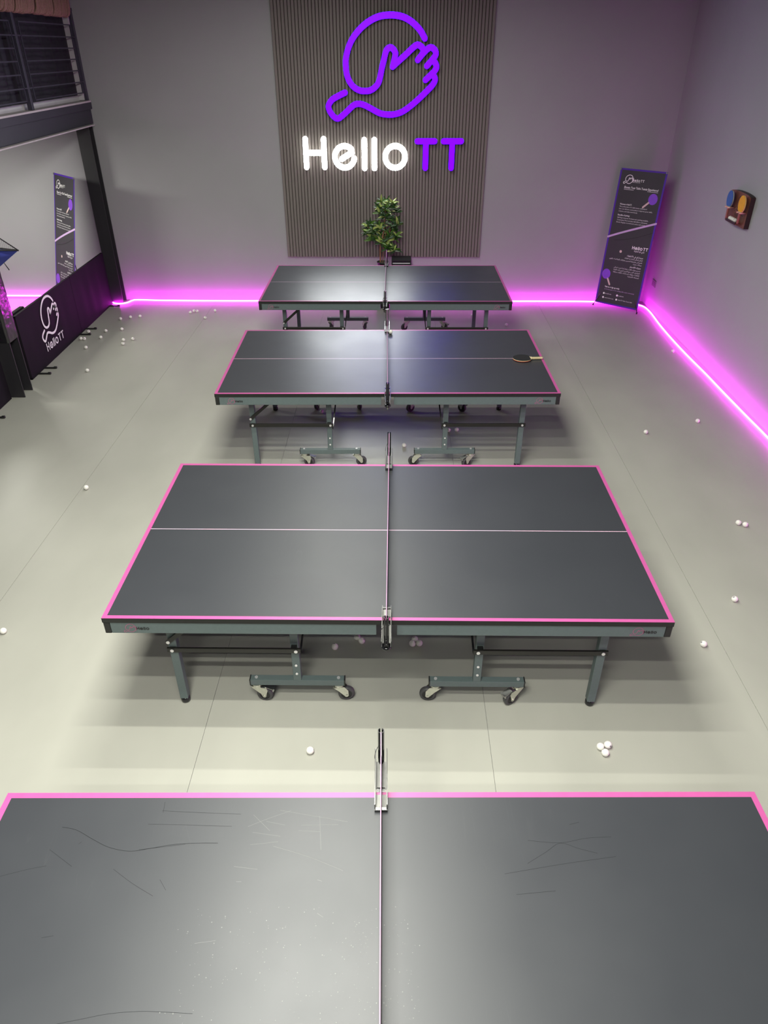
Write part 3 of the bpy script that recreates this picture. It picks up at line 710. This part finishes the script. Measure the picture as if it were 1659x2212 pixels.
# ------------------------------------------------------------------ banners
def make_banner():
    B = empty('banner_stand'); Wd, H = .62, 1.70
    b = mb('banner_edge'); n = 12
    # cloth, slightly bowed; the purple border is printed on its margin
    T3 = lambda u, v, q=0: (u*Wd, -q-.006*math.sin(PI*u)*math.sin(PI*v), v*H)
    us = [0, .035, .2, .4, .6, .8, .965, 1]; vs_ = [0, .012]+[i/14 for i in range(1, 14)]+[.988, 1]
    for i in range(len(us)-1):
        for j in range(len(vs_)-1):
            edge = i in (0, len(us)-2) or j in (0, len(vs_)-2)
            b.use('banner_edge' if edge else 'banner_cloth', True)
            for q, fl_ in ((0, 0), (-.0012, 1)):
                f = [T3(us[i], vs_[j], q), T3(us[i+1], vs_[j], q), T3(us[i+1], vs_[j+1], q), T3(us[i], vs_[j+1], q)]
                b.add(f[::-1] if fl_ else f, [(0, 1, 2, 3)])
    cl = b.build('printed_cloth', B)
    def T(x, y, w_): return (x, -.0012-.006*math.sin(PI*min(max(x/Wd, 0), 1))*math.sin(PI*min(max(y/H, 0), 1)), y)
    e = mb(); W_ = 'print_white'
    flat_logo(e, T, .135, 1.575, .105, .0075, W_, 1); flat_word(e, T, .185, 1.570, .026, .0055, W_)
    flat_text(e, T, 'TABLE TENNIS CLUB', .193, 1.542, .012, W_, width=.10)
    flat_text(e, T, 'Elevate Your Table Tennis Experience!', .095, 1.470, .036, W_, bold=.02, width=.455)
    e.use(W_); e.add([T(.095, 1.455, 0), T(.55, 1.455, 0), T(.55, 1.459, 0), T(.095, 1.459, 0)], [(0, 1, 2, 3)])
    x = .082
    for s, y, sz, bo, wd in (('Welcome to HelloTT,', 1.272, .026, .02, .165), ('The perfect place for table tennis enthusiasts!', 1.245, .021, 0, .375), ('Join our vibrant community to improve your skills,', 1.217, .021, 0, .455), ('compete, and make new friends.', 1.189, .021, 0, .26),
                             ('Benefits of joining:', 1.140, .026, .02, .165), ('Skill Improvement: Professional coaching available.', 1.110, .021, 0, .425), ('Community: Meet and play with fellow enthusiasts.', 1.082, .021, 0, .42), ('Events: Regular tournaments and social events.', 1.054, .021, 0, .40)):
        flat_text(e, T, s, x, y, sz, W_, bold=bo, width=wd)
    flat_word(e, T, .375, .775, .034, .008, W_)
    for s, y, sz, bo, wd in (('نادي كرة الطاولة', .728, .026, .01, .14), ('مرحبا بكم في HelloTT :', .655, .028, .015, .225), ('المكان المثالي لعشاق كرة الطاولة.', .625, .023, 0, .25), ('انضم الى مجتمعنا لتحسين مهاراتك والمنافسة، وتكوين', .595, .023, 0, .46), ('صداقات جديدة.', .565, .023, 0, .12),
                             ('مميزات الانضمام', .525, .027, .015, .15), ('تحسين مهارات اللعب: يتوفر لدينا تدريب احترافي.', .492, .023, 0, .375), ('التواصل: العب مع لاعبين اخرين لهذه اللعبة', .462, .023, 0, .37), ('الفعاليات: بطولات منتظمة و فعاليات مختلفة', .432, .023, 0, .37), ('المجتمعات الاجتماعية', .402, .023, 0, .155)):
        flat_text(e, T, arabic(s), .545-wd, y, sz, W_, bold=bo, width=wd)
    flat_text(e, T, 'Visit us or sign up today', .10, .222, .028, W_, bold=.02, width=.215)
    flat_text(e, T, 'to become part of our exciting table tennis community!', .10, .192, .021, 'print_band', width=.43)
    for cx, cy, s, wd in ((.105, .140, 'hellott', .085), (.300, .140, 'hellott', .07), (.105, .085, 'www.hellott.com', .13), (.300, .085, 'HelloTT Table Tennis Hall', .20)):
        e.use(W_); ring = [T(cx+.013*math.cos(2*PI*k/16), cy+.013*math.sin(2*PI*k/16), 0) for k in range(16)]; e.add(ring, [list(range(16))])
        flat_text(e, T, s, cx+.022, cy-.007, .02, W_, width=wd)
    e.build('lettering', cl, recalc=False)
    for cx, cy, ang in ((.505, 1.375, -.75), (.085, .395, -.95 + PI/2+.1)):
        e = mb(); d = Vector((-.72, -.69)) if cy > 1 else Vector((.5, -.87)); d.normalize()
        e.use('print_purple'); pl = [T(cx+.06*math.cos(2*PI*k/24), cy+.066*math.sin(2*PI*k/24), 0) for k in range(24)]; e.add(pl, [list(range(24))])
        p = Vector((cx, cy)); stroke(e, [p+d*.064, p+d*.10, p+d*.15], .022, T, 0, None, 'print_cream'); e.build('printed_bat', cl, recalc=False)
    e = mb(); stroke(e, smooth_path([(.005, .865), (.15, .925), (.32, .99), (.47, 1.045), (.615, 1.098)], 3), .024, T, 0, None, 'print_band'); e.build('printed_line', cl, recalc=False); e = mb()
    stroke(e, smooth_path([(.10, .835), (.25, .86), (.42, .91), (.60, .985)], 3), .004, T, 0, None, 'print_dim'); e.build('printed_line', cl, recalc=False); e = mb()
    e.use('print_cream'); e.add([T(.225+.017*math.cos(2*PI*k/20), .705+.017*math.sin(2*PI*k/20), 0) for k in range(20)], [list(range(20))])
    e.build('printed_ball', cl, recalc=False)
    # crossed poles behind the cloth, corner clips and floor feet
    b = mb('gloss_black', True)
    hub = (Wd/2, .10, .72)
    for p in ((.012, .004, H-.01), (Wd-.012, .004, H-.01)): b.cyl(hub, p, .004, 6)
    for p in ((-.01, -.02, -.03), (Wd+.01, -.02, -.03), (Wd/2, .34, -.03)): b.cyl(hub, p, .005, 6)
    b.build('crossed_poles', B)
    for u in (0, 1):
        for v in (0, 1):
            b = mb('chrome'); b.cyl((.010+u*(Wd-.02), -.010, .012+v*(H-.024)), (.010+u*(Wd-.02), .006, .012+v*(H-.024)), .010, 10); b.build('corner_clip', B)
        b = mb('black_plastic', True); b.cyl((u*Wd+(u-.5)*.02, -.02, -.044), (u*Wd+(u-.5)*.02, -.018, -.016), .011, 8); b.build('rubber_foot', B)
    return B
bn = make_banner()
def place(o, B0, u, v):
    x = Vector(u).normalized(); z = Vector(v).normalized(); y = z.cross(x).normalized(); x = y.cross(z)
    o.rotation_euler = Matrix((x, y, z)).transposed().to_euler(); o.location = B0
place(bn, (2.965, 10.045, .055), (.462, -.395, 0), (.100, .118, 1.692))
tag(bn, 'tall dark printed banner stand with purple edge in the right corner', 'banner', 'printed banner stands')
b2 = copy_tree(bn); place(b2, (-4.52, 9.87, .055), (.42, -.44, 0), (.285, .27, 1.70))
tag(b2, 'tall dark printed banner stand with purple edge behind the left barrier', 'banner', 'printed banner stands')

# ------------------------------------------------------------------ potted plant on a plinth, and a black rack beside it
pc = RW(-.003, -.29, 0)
st = mb('black_plastic'); st.box((0, 0, .235), (.18, .18, .47), bev=.006); st.box((0, 0, .49), (.21, .21, .04), bev=.006)
o = st.build('plant_plinth'); o.location = pc; o.rotation_euler = (0, 0, RA); tag(o, 'black plinth under the potted plant behind the farthest table', 'plinth')
pl = empty('potted_plant', (pc.x, pc.y, .51), RA); tag(pl, 'leafy green plant in a black pot before the slat panel', 'plant')
b = mb('black_plastic', True); b.lathe([(.0005, 0), (.056, 0), (.074, .09), (.080, .093), (.080, .104), (.073, .104), (.070, .085)], n=24); b.build('pot', pl)
b = mb('soil'); b.lathe([(.0005, .092), (.04, .094), (.0715, .088)], n=18); b.build('soil', pl)
for pts, r in (([(-.03, .0, .08), (-.034, .01, .22), (-.028, .0, .33), (.0, .0, .42), (.03, .01, .58)], .011), ([(.0, -.01, .08), (.006, -.01, .24), (.02, .0, .36), (.05, 0, .5)], .006), ([(.045, .02, .08), (.042, .02, .28), (.08, .01, .42), (.1, 0, .56)], .009), ([(-.02, 0, .36), (-.09, 0, .43), (-.16, 0, .50), (-.2, 0, .56)], .005), ([(.02, .01, .56), (.03, .0, .7), (.04, 0, .84)], .006), ([(.045, .02, .24), (.10, .0, .30), (.15, -.01, .32)], .004)):
    b = mb('trunk', True); b.tube(smooth_path(pts, 3), r, 7); b.build('stem', pl)
lf = {}
def leaf_mesh(mt):
    b = mb(mt, True); n = 6; rows = []
    for i in range(n+1):
        t = i/n; wd = .0145*math.sin(PI*min(1, t*.93+.05))**.8; z = -.06*t*t*.5
        rows.append([(t*.105, -wd, z+.006), (t*.105, 0, z), (t*.105, wd, z+.006)])
    vs = [v for r in rows for v in r]; fs = []
    for i in range(n):
        for k in range(2): fs.append((i*3+k, i*3+k+1, i*3+k+4, i*3+k+3))
    b.add(vs, fs); return b
for mt in ('leaf_dark', 'leaf_mid', 'leaf_light'):
    o = leaf_mesh(mt).build('leaf', pl); lf[mt] = o
CL = [(-0.019, 1.405), (0.055, 1.388), (0.138, 1.396), (-0.043, 1.327), (0.027, 1.327), (0.074, 1.34), (0.129, 1.314), (0.195, 1.271), (0.041, 1.227), (0.083, 1.218), (0.008, 1.201), (0.102, 1.166), (0.177, 1.166), (0.219, 1.135), (-0.189, 1.139), (-0.232, 1.121), (-0.152, 1.076), (-0.195, 1.036), (-0.234, 0.996), (-0.067, 1.121), (-0.001, 1.108), (-0.115, 1.054), (-0.039, 1.077), (-0.115, 1.009), (-0.049, 0.987), (0.055, 1.005), (0.121, 1.032), (0.173, 1.05), (0.197, 0.996), (0.036, 0.955), (0.098, 0.965), (0.169, 0.942), (-0.173, 0.928), (-0.087, 0.942), (-0.021, 0.905), (0.041, 0.896), (0.055, 0.832), (0.103, 0.823), (0.16, 0.81), (0.19, 0.80), (0.15, 1.332), (-0.048, 1.271), (0.036, 1.271), (-0.149, 0.969), (0.145, 1.104)]
nl = 0; used = set()
for ci, (cx, cz) in enumerate(CL):
    c0 = Vector((cx*.9+.003, rnd.uniform(-.07, .06), cz-.54))
    out = Vector((cx*.9, -.1, .02+.1*rnd.random())).normalized()
    k = 6 if ci % 3 else 7
    for j in range(k):
        if nl >= 300: break
        ph = math.radians(-35+250*(j+.5)/k)+rnd.uniform(-.25, .25)
        d = (Vector((math.cos(ph), rnd.uniform(-.75, .1), math.sin(ph)*.95))+out*.25).normalized()
        mt = rnd.choices(('leaf_dark', 'leaf_mid', 'leaf_light'), (6, 3, 1.6))[0]
        o = lf[mt] if mt not in used else lf[mt].copy()
        if mt in used: COL.objects.link(o); o.parent = pl
        used.add(mt)
        nv = Vector((rnd.uniform(-.35, .35), -.75, .65)); z = (nv-d*nv.dot(d)).normalized(); y = z.cross(d)
        o.location = c0-d*.02; o.rotation_euler = (Matrix((d, y, z)).transposed() @ Matrix.Rotation(rnd.uniform(-.7, .7), 3, 'X')).to_euler()
        s = rnd.uniform(.85, 1.2); o.scale = (s, s, s); nl += 1
rk2 = empty('slatted_stand', RW(.25, -.20, 0), RA); tag(rk2, 'low black slatted stand right of the potted plant', 'stand')
for s in (-1, 1):
    b = mb('net_black'); b.box((s*.126, 0, .315), (.014, .22, .63), bev=.003); b.build('side_panel', rk2)
b = mb('net_black'); b.box((0, 0, .634), (.266, .24, .014), bev=.003); b.build('top', rk2)
for z, mt in ((.606, 'net_black'), (.576, 'net_black'), (.545, 'net_black'), (.30, 'net_black'), (.08, 'net_black')):
    b = mb(mt); b.box((0, -.085, z), (.238, .016, .020), bev=.002); b.build('slat', rk2)
for z in (.5915, .5605):
    b = mb('grey_edge'); b.box((0, -.094, z), (.235, .004, .010)); b.build('pale_bar', rk2)
b = mb('net_black'); b.box((0, 0, .515), (.238, .20, .012)); b.build('shelf', rk2)

# ------------------------------------------------------------------ mezzanine, columns and railing at the left
def h_column(name, x, y, wx, dy, z1, label, tf=.012):
    t = empty(name, (x, y, 0)); tag(t, label, 'column', kind='structure')
    b = mb('column_paint')
    for s in (-1, 1): b.box((0, s*(dy-tf)/2, z1/2), (wx, tf, z1), bev=.001)
    b.box((0, 0, z1/2), (.010, dy-2*tf, z1)); b.build('steel_section', t); return t
c1 = h_column('steel_column', -3.79, 10.29, .165, .15, 2.236, 'dark steel column against the back wall under the mezzanine beam')
c2 = h_column('steel_column', -3.845, 7.03, .22, .20, 2.236, 'dark steel column wrapped in black film between the barriers')
# crinkled film sleeve round the upper part of the near column
b = MB(); b.use('plastic_wrap', True); nz, per = 60, []
for i in range(9): per.append((-.114+.228*i/8, -.104))
for i in range(1, 8): per.append((.114, -.104+.208*i/8))
for i in range(9): per.append((.114-.228*i/8, .104))
for i in range(1, 8): per.append((-.114, .104-.208*i/8))
n = len(per); vs = []
for j in range(nz+1):
    z = .585+(2.20-.585)*j/nz; amp = .0005 if z < .80 else .0045
    for k, (x, y) in enumerate(per):
        d = Vector((x, y)).normalized()*rnd.uniform(0, amp); vs.append((x+d.x, y+d.y, z+(.006*math.sin(k*.9)*(j > 0))))
b.add(vs, [(j*n+k, j*n+(k+1) % n, (j+1)*n+(k+1) % n, (j+1)*n+k) for j in range(nz) for k in range(n)])
b.build('film_wrap', c2)
bmz = empty('mezzanine_beam', (-3.73, 0, 0)); tag(bmz, 'dark steel edge beam of the mezzanine resting on the columns', 'beam', kind='structure')
Y0, Y1 = -3.2, 10.36
def by(mt, x0, x1, z0, z1, nm, y0=Y0, y1=Y1, bev=.002):
    b = mb(mt); b.box(((x0+x1)/2, (y0+y1)/2, (z0+z1)/2), (x1-x0, y1-y0, z1-z0), bev=bev); return b.build(nm, bmz)
by('concrete', -.10, .10, 2.236, 2.250, 'bottom_flange', y1=10.24); by('beam_paint', .005, .045, 2.250, 2.412, 'web')  # floor bounce put into the colour: steel bottom flange made pale as concrete
by('beam_paint', -.11, .066, 2.412, 2.486, 'edge_band')
slab = mb('concrete'); slab.box(((-3.665-6.85)/2, (Y0+Y1)/2, 2.4955), (6.85-3.665, Y1-Y0, .018)); s_ = struct(slab.build('floor_mezzanine'), 'pale concrete floor of the mezzanine')
und = mb('wall_paint'); und.box(((-3.85-6.85)/2, (Y0+Y1)/2, 2.449), (6.85-3.85, Y1-Y0, .07)); struct(und.build('ceiling_mezzanine'))
rl = empty('mezzanine_railing', (-3.72, 0, 2.505)); tag(rl, 'dark metal railing with horizontal bars on the mezzanine edge', 'railing')
def rbar(y0, y1, z, nm='bar', x=.02, r=.006): b = mb('rail_paint'); b.box((x, (y0+y1)/2, z-2.505), (r*2, y1-y0, r*2)); return b.build(nm, rl)
ZB = (3.284, 3.165, 3.055, 2.943, 2.826, 2.705, 2.592)
for y0, y1 in ((8.80, 10.24), (7.14, 8.58), (5.48, 6.92)):
    for k, z in enumerate(ZB):
        if k in (1, 5): rbar(y0-.09, y1+.11, z)
        else: rbar(y0, y1, z)
    for y in (y0, y1): b = mb('rail_paint'); b.box((.02, y, (ZB[0]+ZB[-1])/2-2.505), (.012, .012, ZB[0]-ZB[-1]+.012)); b.build('panel_upright', rl)
for y in (10.37, 8.69, 7.03, 5.37):
    b = mb('rail_paint'); b.box((0, y, .46), (.05, .05, .92), bev=.003); b.build('post', rl)
b = mb('rail_paint'); b.box((0, 7.8, .935), (.06, 5.2, .03)); b.build('handrail', rl)
# rope skeins wound round the handrail
def rope_bundle(y0, n):
    b = mb('rope', True)
    for i in range(n):
        y = y0+i*.0335; dx = rnd.uniform(-.004, .004); dz = rnd.uniform(-.008, .008); pts = []
        for k in range(24):
            a = 2*PI*k/24; cx = .052*math.copysign(abs(math.cos(a))**.7, math.cos(a)); cz = .165*math.copysign(abs(math.sin(a))**.55, math.sin(a))
            pts.append((cx+.015+dx, y+.012*math.sin(a), 1.03+cz+dz))
        b.tube(pts, .0135, 6, closed=True)
    o = b.build('rope_skein', rl); return o
for y0, n in ((9.775, 14), (9.27, 14), (8.765, 14), (8.26, 14), (7.755, 14), (7.25, 14)): rope_bundle(y0, n)
cu = mb('curtain', True); n = 110; vs = []
for i in range(n+1):
    y = 5.4+4.90*i/n; x = -3.800-.022*(math.sin(y*9)*.5+.5)**2-.008*math.sin(y*23)
    for q in (0, -.004): vs += [(x+q, y, 2.562), (x+q, y, 4.2)]
fs = []
for i in range(n):
    a_, c_ = i*4, (i+1)*4
    fs += [(a_, c_, c_+1, a_+1), (a_+3, c_+3, c_+2, a_+2)]
fs += [(0, 1, 3, 2), (n*4, n*4+2, n*4+3, n*4+1), ]
cu.add(vs, fs); o = cu.build('curtain'); tag(o, 'dark curtain hanging behind the mezzanine railing', 'curtain')
b = mb('white_trim'); b.box((-3.812, 7.85, 2.533), (.05, 4.95, .056), bev=.003); struct(b.build('trim_2'), 'pale upstand along the mezzanine floor edge')
b = mb('white_trim'); b.box((-3.94, 10.335, 3.36), (.42, .03, 1.70)); o = struct(b.build('wall_stand_in'), 'pale board added in place of brighter back wall, between curtain and railing end post')  # added board, its pale colour stands in for the brighter back wall here

# ------------------------------------------------------------------ court barriers
def barrier(y0, y1, x, label, lettered, feet, rzoff=0):
    t = empty('court_barrier', (x, (y0+y1)/2, 0), rzoff); tag(t, label, 'barrier', 'court barriers'); L2 = (y1-y0)/2-.0012; H = .70
    b = mb('barrier_cloth', True); nu, nv = 36, 10
    for s in (1, -1):
        g = []
        for i in range(nu+1):
            for j in range(nv+1):
                y = -L2+2*L2*i/nu; z = .012+(H-.012)*j/nv; e = math.sin(PI*i/nu)*math.sin(PI*j/nv)
                g.append((s*.0125+s*e*.004*math.sin(y*21+z*2.5+y0), y, z))
        f = [(i*(nv+1)+j, (i+1)*(nv+1)+j, (i+1)*(nv+1)+j+1, i*(nv+1)+j+1) for i in range(nu) for j in range(nv)]
        b.add(g, f if s > 0 else [q[::-1] for q in f])
    b.use('barrier_cloth'); b.box((0, 0, H-.004), (.026, 2*L2, .016)); b.box((0, 0, .008), (.026, 2*L2, .012))
    for s in (-1, 1): b.box((0, s*(L2-.006), H/2), (.026, .012, H-.004))
    cl = b.build('cloth_cover', t, recalc=False)
    if lettered:
        e = mb(); TB = lambda u, v, q: (.0180, u, v)
        flat_logo(e, TB, -.035, .470, .43, .026, 'print_white', 2)
        flat_word(e, TB, -.262, .182, .080, .0165, 'print_white'); e.build('white_print', cl, recalc=False)
    for y in feet:
        b = mb('black_plastic'); b.box((0, y-(y0+y1)/2, .010), (.30, .020, .016), bev=.004); b.box((.138, y-(y0+y1)/2, .014), (.035, .026, .024), bev=.006); b.build('foot_bar', t)
    return t
barrier(8.947, 10.18, -3.862, 'plain black court barrier ending at the far column', False, [9.08, 10.05])
barrier(7.40, 8.945, -3.862, 'black court barrier printed with a white emblem and word', True, [7.56, 7.73, 8.86])
barrier(5.50, 6.90, -3.875, 'plain black court barrier before the wrapped column, cut by the left edge', False, [6.43, 5.65])
b = mb('barrier_cloth'); b.box((0, 0, .345), (.05, .42, .69), bev=.008); b.box((.028, 0, .345), (.004, .40, .66), bev=.001)
o = b.build('folded_barrier'); o.location = (-3.955, 7.60, 0); tag(o, 'folded black barrier standing behind the printed one near the wrapped column', 'barrier')

# ------------------------------------------------------------------ ball catch net with a blue pouch, beyond the near column
cn = empty('ball_catch_net', (-4.41, 9.0, 0)); tag(cn, 'ball catching net with black mesh top and blue fabric pouch at the left edge', 'net')
b = mb('blue_nylon', True)
tip = Vector((0, 0, 1.005)); A = Vector((-.95, -.05, 1.02)); Bk = Vector((-.95, .35, 1.02)); low = Vector((-.42, .02, .72)); low2 = Vector((-.95, .0, .66))
def tri_patch(p, q, r, n=6, sag=0):
    g = {}; vs = []; fs = []
    for i in range(n+1):
        for j in range(n+1-i):
            u, v = i/n, j/n; P = p*(1-u-v)+q*u+r*v; w_ = u*v*(1-u-v)*27; g[i, j] = len(vs); vs.append(P+Vector((0, -.02*w_*sag, -.01*w_*sag)))
    for i in range(n):
        for j in range(n-i):
            fs.append((g[i, j], g[i+1, j], g[i, j+1]))
            if i+j < n-1: fs.append((g[i+1, j], g[i+1, j+1], g[i, j+1]))
    b.add(vs, fs)
tri_patch(tip, A, low, 6, 1); tri_patch(A, low2, low, 6, 1); tri_patch(tip, low, Bk, 6, -1); tri_patch(low, low2, Bk, 6, -1)
b.build('blue_pouch', cn, recalc=False)
b = mb('net_black', True); b.tube([tip, A], .009, 6); b.tube([tip, Bk], .009, 6); b.tube([tip+Vector((.0, 0, .0)), (-.95, .0, 1.72)], .007, 6); b.build('rim', cn)
b = mb('net_black')
pk = Vector((-.95, 0, 1.72))
for k in range(1, 44):
    t_ = k/44; b.tube([tip.lerp(A, t_), tip.lerp(pk, t_)], .0011, 3); 
    b.tube([tip.lerp(pk, t_), A.lerp(pk, t_)*1.0 if False else (A.lerp(pk, t_))], .0011, 3)
b.build('mesh_net', cn)
b = mb('black_steel', True); b.cyl((-.85, .06, 0), (-.85, .06, 1.02), .014, 8); b.cyl((-1.05, .06, .012), (-.65, .06, .012), .012, 8); b.cyl((-.85, -.2, .012), (-.85, .32, .012), .012, 8); b.build('stand', cn)
b = mb('net_black', True); b.tube([(-.21, -.01, .862), (-.19, -.012, .82), (-.17, -.01, .775)], .006, 5); b.build('tassel', cn)
